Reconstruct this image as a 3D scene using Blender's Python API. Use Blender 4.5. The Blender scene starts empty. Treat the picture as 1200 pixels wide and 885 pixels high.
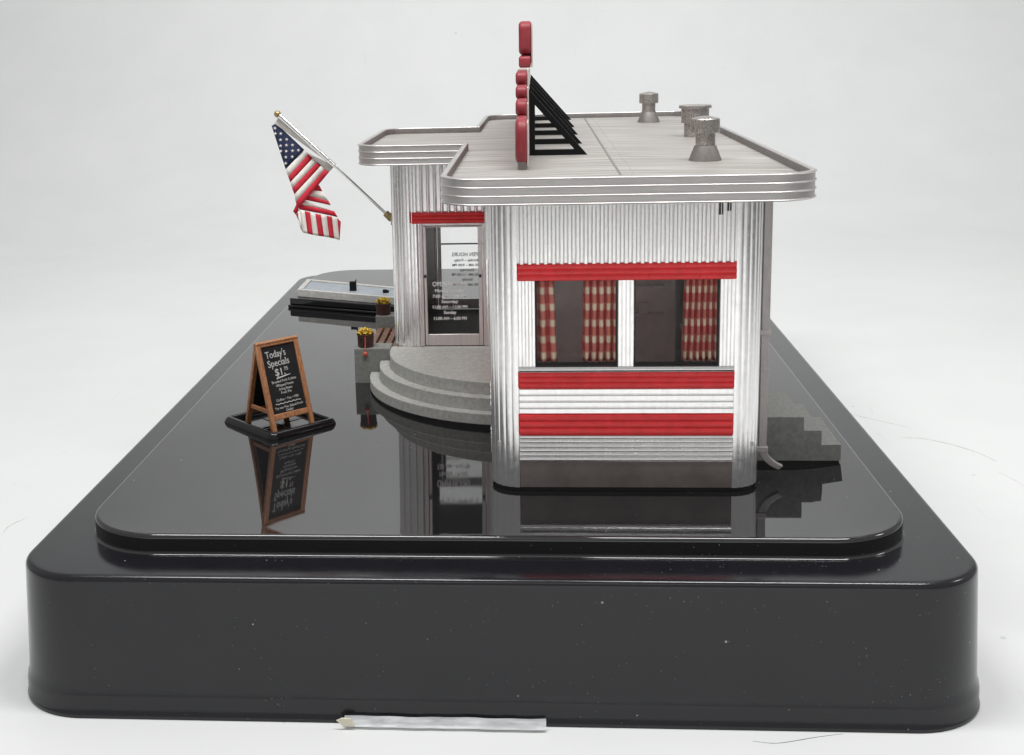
import bpy, math, random
from mathutils import Vector, Matrix
random.seed(7)
S = bpy.context.scene
COL = S.collection
PI = math.pi
TZ = -3.48          # height of the white table; the glossy plate top is z = 0, units are centimetres
S.unit_settings.scale_length = 0.01

# ------------------------------------------------------------------ materials
def mat(name):
    m = bpy.data.materials.new(name); m.use_nodes = True
    nt = m.node_tree; b = nt.nodes['Principled BSDF']
    return m, nt, b
def N(nt, t, **kw):
    n = nt.nodes.new(t)
    for k, v in kw.items():
        if hasattr(n, k): setattr(n, k, v)
    return n
def coords(nt, scale=(1, 1, 1), kind='Object'):
    tc = N(nt, 'ShaderNodeTexCoord'); mp = N(nt, 'ShaderNodeMapping')
    mp.inputs['Scale'].default_value = scale
    nt.links.new(tc.outputs[kind], mp.inputs['Vector'])
    return mp.outputs['Vector']
def noise(nt, vec, scale, detail=4, rough=.55):
    n = N(nt, 'ShaderNodeTexNoise'); n.inputs['Scale'].default_value = scale
    n.inputs['Detail'].default_value = detail; n.inputs['Roughness'].default_value = rough
    nt.links.new(vec, n.inputs['Vector']); return n.outputs['Fac']
def ramp(nt, fac, stops):
    r = N(nt, 'ShaderNodeValToRGB'); e = r.color_ramp.elements
    while len(e) < len(stops): e.new(.5)
    for el, (p, c) in zip(e, stops):
        el.position = p; el.color = (c if len(c) == 4 else (*c, 1))
    nt.links.new(fac, r.inputs['Fac']); return r.outputs['Color']
def bump(nt, b, h, strength, dist):
    n = N(nt, 'ShaderNodeBump'); n.inputs['Strength'].default_value = strength
    n.inputs['Distance'].default_value = dist
    nt.links.new(h, n.inputs['Height']); nt.links.new(n.outputs['Normal'], b.inputs['Normal'])
    return n
def maprange(nt, v, a, b_, c, d):
    n = N(nt, 'ShaderNodeMapRange')
    for i, x in zip((1, 2, 3, 4), (a, b_, c, d)): n.inputs[i].default_value = x
    nt.links.new(v, n.inputs[0]); return n.outputs[0]
def mixc(nt, fac, a, b_):
    n = N(nt, 'ShaderNodeMix'); n.data_type = 'RGBA'
    if isinstance(fac, float): n.inputs[0].default_value = fac
    else: nt.links.new(fac, n.inputs[0])
    for i, x in ((6, a), (7, b_)):
        if isinstance(x, tuple): n.inputs[i].default_value = (*x[:3], 1)
        else: nt.links.new(x, n.inputs[i])
    return n.outputs[2]

def simple(name, col, rough=.5, metal=0.0, var=.12, nscale=3.0, bstr=0.0, bscale=20, spec=.5, stretch=(1, 1, 1)):
    m, nt, b = mat(name)
    v = coords(nt, stretch); f = noise(nt, v, nscale)
    lo = tuple(c * (1 - var) for c in col); hi = tuple(min(1, c * (1 + var)) for c in col)
    nt.links.new(ramp(nt, f, [(.3, lo), (.7, hi)]), b.inputs['Base Color'])
    nt.links.new(maprange(nt, noise(nt, v, nscale * 2.3), .3, .7, max(.02, rough * .8), min(1, rough * 1.2)), b.inputs['Roughness'])
    b.inputs['Metallic'].default_value = metal
    b.inputs['Specular IOR Level'].default_value = spec
    if bstr: bump(nt, b, noise(nt, v, bscale, 3), bstr, .02)
    return m

def silver(name, col, rough, metal=1.0, streak=(6, 6, .4), bstr=.06, spots=.0):
    m, nt, b = mat(name)
    v = coords(nt); vs = coords(nt, streak)
    f = noise(nt, vs, 3.0, 6)
    c = ramp(nt, f, [(.25, tuple(x * .90 for x in col)), (.75, tuple(min(1, x * 1.05) for x in col))])
    if spots:
        s = ramp(nt, noise(nt, v, 22, 2, .7), [(.66, (0, 0, 0)), (.72, (1, 1, 1))])
        c = mixc(nt, s, c, tuple(x * (1 - spots) for x in col))
    nt.links.new(c, b.inputs['Base Color'])
    nt.links.new(maprange(nt, noise(nt, v, 7, 5), .3, .7, rough * .8, rough * 1.25), b.inputs['Roughness'])
    b.inputs['Metallic'].default_value = metal
    bump(nt, b, noise(nt, v, 30, 3), bstr, .006)
    return m

def gloss_black(name, col, rough, wob, dust, wscale=.55, ior=1.5, dens=1.0):
    m, nt, b = mat(name)
    v = coords(nt)
    vo = N(nt, 'ShaderNodeTexVoronoi'); vo.inputs['Scale'].default_value = 2.1
    nt.links.new(v, vo.inputs['Vector'])
    sz = noise(nt, v, 3.1, 2)
    sub = N(nt, 'ShaderNodeMath', operation='SUBTRACT'); nt.links.new(vo.outputs['Distance'], sub.inputs[0])
    nt.links.new(maprange(nt, sz, .45 / dens, .8 / dens, 0.0, .052), sub.inputs[1])
    speck = ramp(nt, sub.outputs[0], [(.0, (1, 1, 1)), (.012, (0, 0, 0))])
    vo2 = N(nt, 'ShaderNodeTexVoronoi'); vo2.inputs['Scale'].default_value = 9.0
    nt.links.new(v, vo2.inputs['Vector'])
    sub2 = N(nt, 'ShaderNodeMath', operation='SUBTRACT'); nt.links.new(vo2.outputs['Distance'], sub2.inputs[0])
    nt.links.new(maprange(nt, noise(nt, v, 1.7, 4), .5 / dens, .8 / dens, 0.0, .11), sub2.inputs[1])
    speck2 = ramp(nt, sub2.outputs[0], [(.0, (.5, .5, .5)), (.02, (0, 0, 0))])
    add = N(nt, 'ShaderNodeMath', operation='ADD'); add.use_clamp = True
    nt.links.new(speck, add.inputs[0]); nt.links.new(speck2, add.inputs[1])
    mul = N(nt, 'ShaderNodeMath', operation='MULTIPLY'); nt.links.new(add.outputs[0], mul.inputs[0]); mul.inputs[1].default_value = dust
    haze = noise(nt, v, .8, 5)
    base = mixc(nt, maprange(nt, haze, .35, .75, 0.0, 1.0), col, tuple(c * 1.15 + .001 for c in col))
    nt.links.new(mixc(nt, mul.outputs[0], base, (.62, .61, .58)), b.inputs['Base Color'])
    r1 = maprange(nt, noise(nt, v, 2.2, 6), .3, .75, rough * .75, rough * 1.35)
    ad = N(nt, 'ShaderNodeMath', operation='ADD'); nt.links.new(r1, ad.inputs[0]); nt.links.new(mul.outputs[0], ad.inputs[1])
    nt.links.new(ad.outputs[0], b.inputs['Roughness'])
    if wob: bump(nt, b, noise(nt, v, wscale, 2), wob, .06 if wscale < 5 else .012)
    b.inputs['IOR'].default_value = ior
    return m

M = {}
M['kick'] = simple('dark_kick_metal', (.20, .168, .156), .42, .35, .16, 2.2, .05, 30)
M['parapet'] = simple('dull_parapet_metal', (.165, .15, .142), .55, .3, .12, 4)
M['wall'] = silver('silver_wall', (.95, .935, .93), .21, .96, (9, 9, .5), .05, .10)
M['fascia'] = silver('brushed_fascia', (.58, .555, .54), .38, .85, (.4, .4, 9), .08, .06)
M['frame'] = silver('door_frame_metal', (.78, .71, .70), .38, .9, (6, 6, .4), .05, .05)
M['duct'] = silver('grey_duct', (.46, .43, .42), .5, .7, (5, 5, 1), .10, .25)
M['chrome'] = silver('chrome', (.80, .79, .77), .16, 1.0, (8, 8, 8), .02)
M['brass'] = simple('brass', (.42, .31, .15), .35, .9, .25, 9)
def mottled(name, lo, hi, sc):
    m, nt, b = mat(name); v = coords(nt, (1.5, 1.5, .8)); f = noise(nt, v, sc, 5, .75)
    nt.links.new(ramp(nt, f, [(.36, lo), (.5, tuple((a_ + c_) / 2 for a_, c_ in zip(lo, hi))), (.62, hi)]), b.inputs['Base Color'])
    b.inputs['Metallic'].default_value = .85
    nt.links.new(maprange(nt, f, .35, .65, .5, .2), b.inputs['Roughness'])
    bump(nt, b, f, .12, .01); return m
M['vent'] = mottled('mottled_vent_metal', (.19, .165, .155), (.66, .63, .60), 22)
M['vent_plain'] = silver('vent_metal', (.30, .27, .255), .30, .92, (8, 8, 8), .9, .8)
M['vent_cone'] = silver('vent_cone_metal', (.29, .27, .255), .5, .7, (5, 5, 5), .15, .3)
M['red'] = simple('red_trim', (.84, .036, .042), .34, 0, .10, 4, .06, 40)
M['signred'] = simple('red_sign', (.27, .028, .038), .45, 0, .14, 5, .10, 30)
M['signpale'] = simple('pale_sign_back', (.66, .60, .57), .5, 0, .08, 6)
M['black'] = simple('black_plastic', (.006, .006, .007), .5, 0, .3, 5, .05, 30, .18)
M['tray'] = gloss_black('black_tray', (.006, .006, .007), .10, .10, .35, 2.0, 1.42)
M['plate'] = gloss_black('glossy_black_plate', (.010, .010, .011), .03, .022, .5, .62, 1.75, 1.1)
M['body'] = gloss_black('satin_black_base', (.0075, .0075, .0100), .15, .05, .5, 34, 1.52, 1.16)
M['concrete'] = simple('grey_concrete', (.40, .40, .376), .8, 0, .16, 9, .12, 50, .3)
M['concrete_dark'] = simple('dark_grey_concrete', (.21, .213, .20), .8, 0, .16, 9, .12, 50, .3)
M['slab'] = simple('pale_slab', (.50, .49, .46), .7, 0, .15, 6, .3, 30)
M['slabtop'] = simple('blue_grey_slab_top', (.30, .33, .36), .55, 0, .12, 3, .1, 30)
M['pot'] = simple('brown_pot', (.075, .032, .027), .5, 0, .3, 9, .3, 30)
M['soil'] = simple('dark_soil', (.05, .035, .02), .9, 0, .3, 20, .5, 30)
M['yellow'] = simple('yellow_petals', (.78, .52, .05), .6, 0, .3, 14)
M['olive'] = simple('olive_leaves', (.22, .16, .03), .7, 0, .4, 14)
M['waxred'] = simple('red_wax', (.52, .10, .06), .3, 0, .15, 9)
M['interior'] = simple('brown_grey_interior', (.88, .72, .675), .7, 0, .08, 3, .1, 20)
M['lining'] = simple('pale_grey_lining', (.62, .60, .59), .6, 0, .06, 3)
M['floor'] = simple('grey_interior_floor', (.55, .52, .50), .45, 0, .12, 3)
M['dark'] = simple('dark_trim', (.02, .018, .018), .5, 0, .2, 5)
M['white'] = simple('white_paint', (.82, .82, .80), .6, 0, .04, 6)
M['cloth_white'] = simple('cream_cloth', (.80, .765, .71), .85, 0, .05, 8, .2, 90)
M['cloth_red'] = simple('red_cloth', (.58, .022, .045), .8, 0, .10, 8, .2, 90)
M['cloth_navy'] = simple('navy_cloth', (.018, .027, .075), .85, 0, .15, 8, .2, 90)
M['board'] = simple('black_chalkboard', (.010, .010, .011), .62, 0, .3, 6, .1, 40, .35)
M['chalk'] = simple('chalk', (.50, .50, .48), .8, 0, .15, 20)
M['tape_end'] = simple('yellowed_tape_end', (.66, .62, .50), .55, 0, .1, 5, .3, 10)
M['scratch'] = simple('grey_scratch', (.55, .55, .55), .7, 0, .3, 3)
M['hair'] = simple('dark_hair', (.25, .26, .28), .5, 0, .3, 3)

def wood(name, dark, light, sc):
    m, nt, b = mat(name)
    v = coords(nt, sc)
    f = noise(nt, v, 5.0, 6, .6)
    nt.links.new(ramp(nt, f, [(.28, dark), (.5, tuple((a + c) / 2 for a, c in zip(dark, light))), (.72, light)]), b.inputs['Base Color'])
    b.inputs['Roughness'].default_value = .5
    bump(nt, b, f, .2, .01)
    return m
M['wood'] = wood('orange_brown_wood', (.22, .085, .035), (.50, .235, .105), (4, 4, 1.2))
M['bench'] = wood('brown_slat_wood', (.15, .075, .05), (.36, .20, .13), (5, .8, 5))

def roofdeck():
    m, nt, b = mat('scuffed_roof_deck')
    raw = coords(nt); sp = N(nt, 'ShaderNodeSeparateXYZ'); nt.links.new(raw, sp.inputs[0])
    def M_(op, a_, b_):
        n = N(nt, 'ShaderNodeMath', operation=op)
        for i, x in enumerate((a_, b_)):
            if isinstance(x, (int, float)): n.inputs[i].default_value = x
            else: nt.links.new(x, n.inputs[i])
        return n.outputs[0]
    yy = M_('SUBTRACT', sp.outputs[1], M_('MULTIPLY', M_('ABSOLUTE', M_('SUBTRACT', sp.outputs[0], 1.88), 0.0), -.11))
    def streak(kx, ky):
        cb = N(nt, 'ShaderNodeCombineXYZ'); nt.links.new(M_('MULTIPLY', sp.outputs[0], kx), cb.inputs[0]); nt.links.new(M_('MULTIPLY', yy, ky), cb.inputs[1]); return cb.outputs[0]
    f = noise(nt, streak(.22, 2.6), 3.2, 6, .6); f2 = noise(nt, streak(.16, 5.0), 1.6, 3, .5)
    v3 = coords(nt); f3 = noise(nt, v3, .35, 3)
    c = ramp(nt, f, [(.28, (.29, .27, .25)), (.5, (.375, .352, .328)), (.72, (.46, .435, .41))])
    c = mixc(nt, maprange(nt, f2, .52, .57, 0.0, .8), c, (.53, .51, .485))
    c = mixc(nt, maprange(nt, f2, .47, .41, 0.0, .7), c, (.215, .20, .185))
    c = mixc(nt, maprange(nt, f3, .35, .7, 0.0, .25), c, (.36, .34, .33))
    nt.links.new(c, b.inputs['Base Color'])
    b.inputs['Roughness'].default_value = .55; b.inputs['Metallic'].default_value = .25
    bump(nt, b, f2, .25, .02)
    return m
M['deck'] = roofdeck()

def backdrop():
    m, nt, b = mat('white_vinyl_table')
    v = coords(nt)
    f = noise(nt, v, .18, 4); f2 = noise(nt, v, 3.5, 5)
    vo = N(nt, 'ShaderNodeTexVoronoi'); vo.inputs['Scale'].default_value = .62
    nt.links.new(v, vo.inputs['Vector'])
    sub = N(nt, 'ShaderNodeMath', operation='SUBTRACT'); nt.links.new(vo.outputs['Distance'], sub.inputs[0])
    nt.links.new(maprange(nt, noise(nt, v, 1.1, 3), .52, .85, 0.0, .10), sub.inputs[1])
    sp = ramp(nt, sub.outputs[0], [(.0, (.55, .55, .55)), (.03, (0, 0, 0))])
    # hair-thin scuffs: a thresholded warped band that only survives in patches
    vw = N(nt, 'ShaderNodeTexWave'); vw.inputs['Scale'].default_value = .16; vw.inputs['Distortion'].default_value = 14
    vw.inputs['Detail'].default_value = 2; vw.inputs['Detail Scale'].default_value = .35
    nt.links.new(v, vw.inputs['Vector'])
    line = ramp(nt, vw.outputs['Fac'], [(.0, (1, 1, 1)), (.0022, (0, 0, 0))])
    msk = maprange(nt, noise(nt, v, .42, 3), .56, .68, 0.0, .16)
    mu = N(nt, 'ShaderNodeMath', operation='MULTIPLY'); nt.links.new(line, mu.inputs[0]); nt.links.new(msk, mu.inputs[1])
    ad = N(nt, 'ShaderNodeMath', operation='ADD'); ad.use_clamp = True
    nt.links.new(mu.outputs[0], ad.inputs[0]); nt.links.new(sp, ad.inputs[1])
    base = ramp(nt, f, [(.3, (.70, .712, .708)), (.7, (.73, .74, .736))])
    nt.links.new(mixc(nt, ad.outputs[0], base, (.45, .45, .45)), b.inputs['Base Color'])
    b.inputs['Roughness'].default_value = .55; b.inputs['Specular IOR Level'].default_value = .3
    bump(nt, b, f2, .05, .01)
    return m
M['backdrop'] = backdrop()

def glass(name, tint=(1, 1, 1), ior=1.4):
    m = bpy.data.materials.new(name); m.use_nodes = True; nt = m.node_tree
    nt.nodes.clear()
    o = N(nt, 'ShaderNodeOutputMaterial'); t = N(nt, 'ShaderNodeBsdfTransparent'); g = N(nt, 'ShaderNodeBsdfGlossy')
    t.inputs['Color'].default_value = (*tint, 1); g.inputs['Roughness'].default_value = .04
    fr = N(nt, 'ShaderNodeFresnel'); fr.inputs['IOR'].default_value = ior
    v = coords(nt); bp = N(nt, 'ShaderNodeBump'); bp.inputs['Strength'].default_value = .08; bp.inputs['Distance'].default_value = .02
    nt.links.new(noise(nt, v, 2.0, 2), bp.inputs['Height']); nt.links.new(bp.outputs['Normal'], g.inputs['Normal'])
    mx = N(nt, 'ShaderNodeMixShader'); nt.links.new(fr.outputs[0], mx.inputs[0])
    nt.links.new(t.outputs[0], mx.inputs[1]); nt.links.new(g.outputs[0], mx.inputs[2]); nt.links.new(mx.outputs[0], o.inputs['Surface'])
    return m
M['glass'] = glass('clear_pane', (.98, .98, .98), 1.22)
M['door_glass'] = glass('door_pane', (.99, .99, .99), 1.2)

def film():
    m = bpy.data.materials.new('clear_tape'); m.use_nodes = True; nt = m.node_tree; b = nt.nodes['Principled BSDF']
    v = coords(nt, (1, 6, 6))
    nt.links.new(ramp(nt, noise(nt, v, 1.5, 5), [(.3, (.58, .59, .60)), (.7, (.78, .79, .80))]), b.inputs['Base Color'])
    nt.links.new(maprange(nt, noise(nt, v, 2.2, 4), .35, .65, .50, .78), b.inputs['Alpha'])
    b.inputs['Roughness'].default_value = .25
    return m
M['tape'] = film()

def gingham():
    m, nt, b = mat('red_check_cloth')
    uv = N(nt, 'ShaderNodeUVMap'); sx = N(nt, 'ShaderNodeSeparateXYZ'); nt.links.new(uv.outputs[0], sx.inputs[0])
    def wave(out, period, ph):
        a = N(nt, 'ShaderNodeMath', operation='MULTIPLY'); nt.links.new(out, a.inputs[0]); a.inputs[1].default_value = 2 * PI / period
        p = N(nt, 'ShaderNodeMath', operation='ADD'); nt.links.new(a.outputs[0], p.inputs[0]); p.inputs[1].default_value = ph
        s = N(nt, 'ShaderNodeMath', operation='SINE'); nt.links.new(p.outputs[0], s.inputs[0])
        return maprange(nt, s.outputs[0], -.12, .62, 0.0, 1.0)
    wu = wave(sx.outputs[0], 1.0, PI); wv = wave(sx.outputs[1], .37, 0.0)
    c = mixc(nt, wu, (.46, .014, .016), (.74, .20, .14))
    mu = N(nt, 'ShaderNodeMath', operation='MULTIPLY'); nt.links.new(maprange(nt, wu, .0, 1.0, .12, 1.0), mu.inputs[0]); nt.links.new(wv, mu.inputs[1])
    c = mixc(nt, mu.outputs[0], c, (.95, .82, .60))
    nt.links.new(c, b.inputs['Base Color']); b.inputs['Roughness'].default_value = .85
    bump(nt, b, noise(nt, coords(nt), 60, 2), .2, .01)
    return m
M['check'] = gingham()

# ------------------------------------------------------------------ mesh builder
class MB:
    def __init__(s): s.v = []; s.f = []; s.m = []; s.uv = {}; s.cur = 0
    def add(s, vs, fs):
        o = len(s.v); s.v += [tuple(p) for p in vs]
        for f in fs: s.f.append([o + i for i in f]); s.m.append(s.cur)
        return o
    def box(s, x0, x1, y0, y1, z0, z1):
        s.add([(x0, y0, z0), (x1, y0, z0), (x1, y1, z0), (x0, y1, z0), (x0, y0, z1), (x1, y0, z1), (x1, y1, z1), (x0, y1, z1)],
              [(3, 2, 1, 0), (4, 5, 6, 7), (0, 1, 5, 4), (1, 2, 6, 5), (2, 3, 7, 6), (3, 0, 4, 7)])
    def prism(s, poly, z0, z1):
        n = len(poly)
        s.add([(x, y, z0) for x, y in poly] + [(x, y, z1) for x, y in poly],
              [list(range(n))[::-1], list(range(n, 2 * n))] + [(i, (i + 1) % n, n + (i + 1) % n, n + i) for i in range(n)])
    def prism_x(s, poly, x0, x1):          # polygon in (y, z), swept along x
        n = len(poly)
        s.add([(x0, a, b) for a, b in poly] + [(x1, a, b) for a, b in poly],
              [list(range(n))[::-1], list(range(n, 2 * n))] + [(i, (i + 1) % n, n + (i + 1) % n, n + i) for i in range(n)])
    def prism_y(s, poly, y0, y1):          # polygon in (x, z), swept along y
        n = len(poly)
        s.add([(a, y0, b) for a, b in poly] + [(a, y1, b) for a, b in poly],
              [list(range(n))[::-1], list(range(n, 2 * n))] + [(i, (i + 1) % n, n + (i + 1) % n, n + i) for i in range(n)])
    def grid(s, rows, close_u=False, close_v=False):
        nr, nc = len(rows), len(rows[0]); vs = [p for r in rows for p in r]; fs = []
        for i in range(nr if close_v else nr - 1):
            for j in range(nc if close_u else nc - 1):
                a, b = i * nc + j, i * nc + (j + 1) % nc; c, d = ((i + 1) % nr) * nc + (j + 1) % nc, ((i + 1) % nr) * nc + j
                fs.append((a, b, c, d))
        return s.add(vs, fs)
    def lathe(s, cx, cy, prof, n=32, cap=True):
        rows = [[(cx + r * math.cos(2 * PI * k / n), cy + r * math.sin(2 * PI * k / n), z) for k in range(n)] for r, z in prof]
        o = s.grid(rows, close_u=True)
        if cap:
            s.f.append([o + k for k in range(n)][::-1]); s.m.append(s.cur)
            s.f.append([o + (len(prof) - 1) * n + k for k in range(n)]); s.m.append(s.cur)
    def tube(s, pts, r, n=12):
        pts = [Vector(p) for p in pts]; rows = []; up = None
        for i, p in enumerate(pts):
            t = (pts[min(i + 1, len(pts) - 1)] - pts[max(i - 1, 0)]).normalized()
            if up is None: up = Vector((0, 0, 1)) if abs(t.z) < .9 else Vector((1, 0, 0))
            a = t.cross(up).normalized(); b = t.cross(a).normalized(); up = a.cross(t) * 1.0 if False else up
            rr = r[i] if isinstance(r, (list, tuple)) else r
            rows.append([tuple(p + a * rr * math.cos(2 * PI * k / n) + b * rr * math.sin(2 * PI * k / n)) for k in range(n)])
        o = s.grid(rows, close_u=True)
        s.f.append([o + k for k in range(n)]); s.m.append(s.cur)
        s.f.append([o + (len(pts) - 1) * n + k for k in range(n)][::-1]); s.m.append(s.cur)
    def build(s, name, mats, parent=None, bevel=0, seg=2, smooth=35, mtx=None, solid=0):
        me = bpy.data.meshes.new(name); me.from_pydata(s.v, [], s.f); me.validate()
        if not isinstance(mats, (list, tuple)): mats = [mats]
        for m_ in mats: me.materials.append(m_)
        if len(s.m) == len(me.polygons):
            for p, i in zip(me.polygons, s.m): p.material_index = i
        import bmesh
        bm = bmesh.new(); bm.from_mesh(me); bmesh.ops.recalc_face_normals(bm, faces=bm.faces); bm.to_mesh(me); bm.free()
        if smooth:
            for p in me.polygons: p.use_smooth = True
            me.set_sharp_from_angle(angle=math.radians(smooth))
        o = bpy.data.objects.new(name, me); COL.objects.link(o)
        if mtx is not None: me.transform(mtx)
        if parent is not None:
            o.parent = parent; o.matrix_parent_inverse = Matrix.Translation(-WORLD[parent]) if parent in WORLD else Matrix.Identity(4)
        WORLD[o] = Vector((0, 0, 0))
        if bevel:
            b = o.modifiers.new('bevel', 'BEVEL'); b.width = bevel; b.segments = seg; b.limit_method = 'ANGLE'; b.angle_limit = math.radians(35)
            b.harden_normals = False
        if solid:
            d = o.modifiers.new('solid', 'SOLIDIFY'); d.thickness = solid; d.offset = 0
        return o
WORLD = {}
def thing(name, loc, label, cat, group=None):
    o = bpy.data.objects.new(name, None); COL.objects.link(o); o.location = loc; WORLD[o] = Vector(loc)
    o.empty_display_size = .2; o['label'] = label; o['category'] = cat
    if group: o['group'] = group
    return o
def tag(o, label, cat, group=None):
    o['label'] = label; o['category'] = cat
    if group: o['group'] = group
    return o

def text(name, body, size, material, parent, mtx, width=None, depth=.004, shear=0, align='CENTER', bold=0.0):
    cu = bpy.data.curves.new(name, 'FONT'); cu.body = body; cu.size = size; cu.align_x = align; cu.align_y = 'CENTER'
    cu.extrude = depth; cu.shear = shear; cu.offset = bold; cu.resolution_u = 3
    tmp = bpy.data.objects.new(name, cu); COL.objects.link(tmp)
    dg = bpy.context.evaluated_depsgraph_get(); dg.update()
    me = bpy.data.meshes.new_from_object(tmp.evaluated_get(dg)); bpy.data.objects.remove(tmp)
    xs = [v.co.x for v in me.vertices]
    if width and xs:
        k = width / (max(xs) - min(xs)); me.transform(Matrix.Diagonal((k, 1, 1, 1)))
    return me
def text_obj(name, lines, material, parent, mtx):
    """lines: (string, x, y, size, width, rot) merged into ONE mesh placed by mtx"""
    import bmesh
    bm = bmesh.new()
    for st, x, y, size, width, rot, bold in lines:
        me = text('t', st, size, material, parent, mtx, width, bold=bold)
        me.transform(Matrix.Translation((x, y, 0)) @ Matrix.Rotation(rot, 4, 'Z')); bm.from_mesh(me); bpy.data.meshes.remove(me)
    me = bpy.data.meshes.new(name); bm.to_mesh(me); bm.free(); me.transform(mtx)
    me.materials.clear(); me.materials.append(material)
    for p in me.polygons: p.material_index = 0
    o = bpy.data.objects.new(name, me); COL.objects.link(o)
    o.parent = parent; o.matrix_parent_inverse = Matrix.Translation(-WORLD[parent]) if parent in WORLD else Matrix.Identity(4)
    WORLD[o] = Vector((0, 0, 0))
    return o

# ------------------------------------------------------------------ paths
def round_poly(pts, n=10):
    """pts: (x, y, radius) counter-clockwise -> list of (x, y)"""
    out = []; L = len(pts)
    for i, (x, y, r) in enumerate(pts):
        p = Vector((x, y)); a = Vector(pts[i - 1][:2]); b = Vector(pts[(i + 1) % L][:2])
        if r <= 0: out.append((x, y)); continue
        d1 = (a - p).normalized(); d2 = (b - p).normalized(); ang = d1.angle(d2); t = r / math.tan(ang / 2)
        c = p + (d1 + d2).normalized() * (r / math.sin(ang / 2)); s = p + d1 * t; e = p + d2 * t
        a0 = math.atan2(s.y - c.y, s.x - c.x); a1 = math.atan2(e.y - c.y, e.x - c.x); da = (a1 - a0 + PI) % (2 * PI) - PI
        for k in range(n + 1): th = a0 + da * k / n; out.append((c.x + r * math.cos(th), c.y + r * math.sin(th)))
    return out
def offset(path, d, closed=True):
    """outward (right-hand of travel) offset with mitres"""
    out = []; n = len(path)
    for i in range(n):
        p = Vector(path[i]); a = Vector(path[i - 1]) if (closed or i > 0) else None; b = Vector(path[(i + 1) % n]) if (closed or i < n - 1) else None
        ns = []
        if a is not None and (p - a).length > 1e-7: t = (p - a).normalized(); ns.append(Vector((t.y, -t.x)))
        if b is not None and (b - p).length > 1e-7: t = (b - p).normalized(); ns.append(Vector((t.y, -t.x)))
        if len(ns) == 2:
            m = ns[0] + ns[1]; m = m / max(.3, (1 + ns[0].dot(ns[1])))
        else: m = ns[0]
        q = p + m * d; out.append((q.x, q.y))
    return out
def densify(path, step):
    out = [path[0]]
    for a, b in zip(path, path[1:]):
        L = math.hypot(b[0] - a[0], b[1] - a[1]); n = max(1, int(round(L / step)))
        for k in range(1, n + 1): out.append((a[0] + (b[0] - a[0]) * k / n, a[1] + (b[1] - a[1]) * k / n))
    return out
def flute(t, kind):
    t = t % 1.0
    if kind == 'round': return math.sqrt(max(0, 1 - (2 * t - 1) ** 2))
    if kind == 'sine': return .5 - .5 * math.cos(2 * PI * t)
    if kind in ('pad', 'ridge'):           # flat-topped rib with a rounded shoulder, a wide groove beside it
        h = .29 if kind == 'pad' else .17; e = .075; d_ = abs(t - .5)
        k = max(0, min(1, (h + e - d_) / (2 * e))); return k * k * (3 - 2 * k) * (1 + .10 * math.cos(d_ / h * 1.4))
    if kind == 'vee': return 1 - max(0, 1 - abs(min(t, 1 - t)) * 5)
def fluted(path, z0, z1, period, amp, thick, mb=None, kind='round', per=10):
    """vertical flutes along an open path, a closed shell"""
    mb = mb or MB()
    L = [0]
    for a, b in zip(path, path[1:]): L.append(L[-1] + math.hypot(b[0] - a[0], b[1] - a[1]))
    n = max(1, round(L[-1] / period)); period = L[-1] / n; tot = n * per
    def at(s):
        i = 0
        while i < len(L) - 2 and L[i + 1] < s: i += 1
        k = (s - L[i]) / max(1e-9, L[i + 1] - L[i]); a, b = path[i], path[i + 1]
        d = Vector((b[0] - a[0], b[1] - a[1])).normalized()
        return (a[0] + (b[0] - a[0]) * k, a[1] + (b[1] - a[1]) * k), d
    # smooth normals by finite difference
    front = []; back = []
    for q in range(tot + 1):
        s = L[-1] * q / tot; (p, _) = at(s)
        pa, _ = at(max(0, s - period * .4)); pb, _ = at(min(L[-1], s + period * .4)); d = Vector((pb[0] - pa[0], pb[1] - pa[1])).normalized()
        nx, ny = d.y, -d.x; o = amp * flute(s / period, kind)
        front.append((p[0] + nx * o, p[1] + ny * o)); back.append((p[0] - nx * thick, p[1] - ny * thick))
    loop = front + back[::-1]
    rows = [[(x, y, z) for x, y in loop] for z in (z0, z1)]
    o = mb.grid(rows, close_u=True)
    m = len(loop); f = len(front)
    for base, flip in ((0, 1), (m, 0)):
        for i in range(f - 1):
            q = [o + base + i, o + base + i + 1, o + base + m - 2 - i, o + base + m - 1 - i]
            mb.f.append(q[::-1] if flip else q); mb.m.append(mb.cur)
    return mb
def banded(path, z0, z1, nrib, amp, thick, mb=None, kind='round', per=8, proud=0.0):
    """horizontal ribs swept along an open path, closed shell"""
    mb = mb or MB()
    prof = [(proud + amp * flute(q / per, kind), z0 + (z1 - z0) * q / (nrib * per)) for q in range(nrib * per + 1)]
    prof += [(-thick, z1), (-thick, z0)]
    cols = [offset(path, o, closed=False) for o, z in prof]
    rows = [[(cols[k][i][0], cols[k][i][1], prof[k][1]) for k in range(len(prof))] for i in range(len(path))]
    o = mb.grid(rows, close_u=True)
    k = len(prof); mb.f.append([o + i for i in range(k)]); mb.m.append(mb.cur)
    mb.f.append([o + (len(path) - 1) * k + i for i in range(k)][::-1]); mb.m.append(mb.cur)
    return mb

# ------------------------------------------------------------------ setting: one white sheet, table and sweep
mb = MB(); prof = [(-75, TZ), (-40, TZ), (-20, TZ), (6, TZ), (20, TZ), (40, TZ), (60, TZ)]
for k in range(1, 17):
    a = PI / 2 * k / 16; prof.append((60 + 40 * math.sin(a), TZ + 40 * (1 - math.cos(a))))
prof += [(100, 110)]
mb.grid([[(k * max(42, min(130, 42 + (y - 6) * 1.75)), y, z) for k in (-1, -.5, 0, .5, 1)] for y, z in prof])
bd = mb.build('tabletop', M['backdrop'], smooth=60); bd['kind'] = 'structure'

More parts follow.
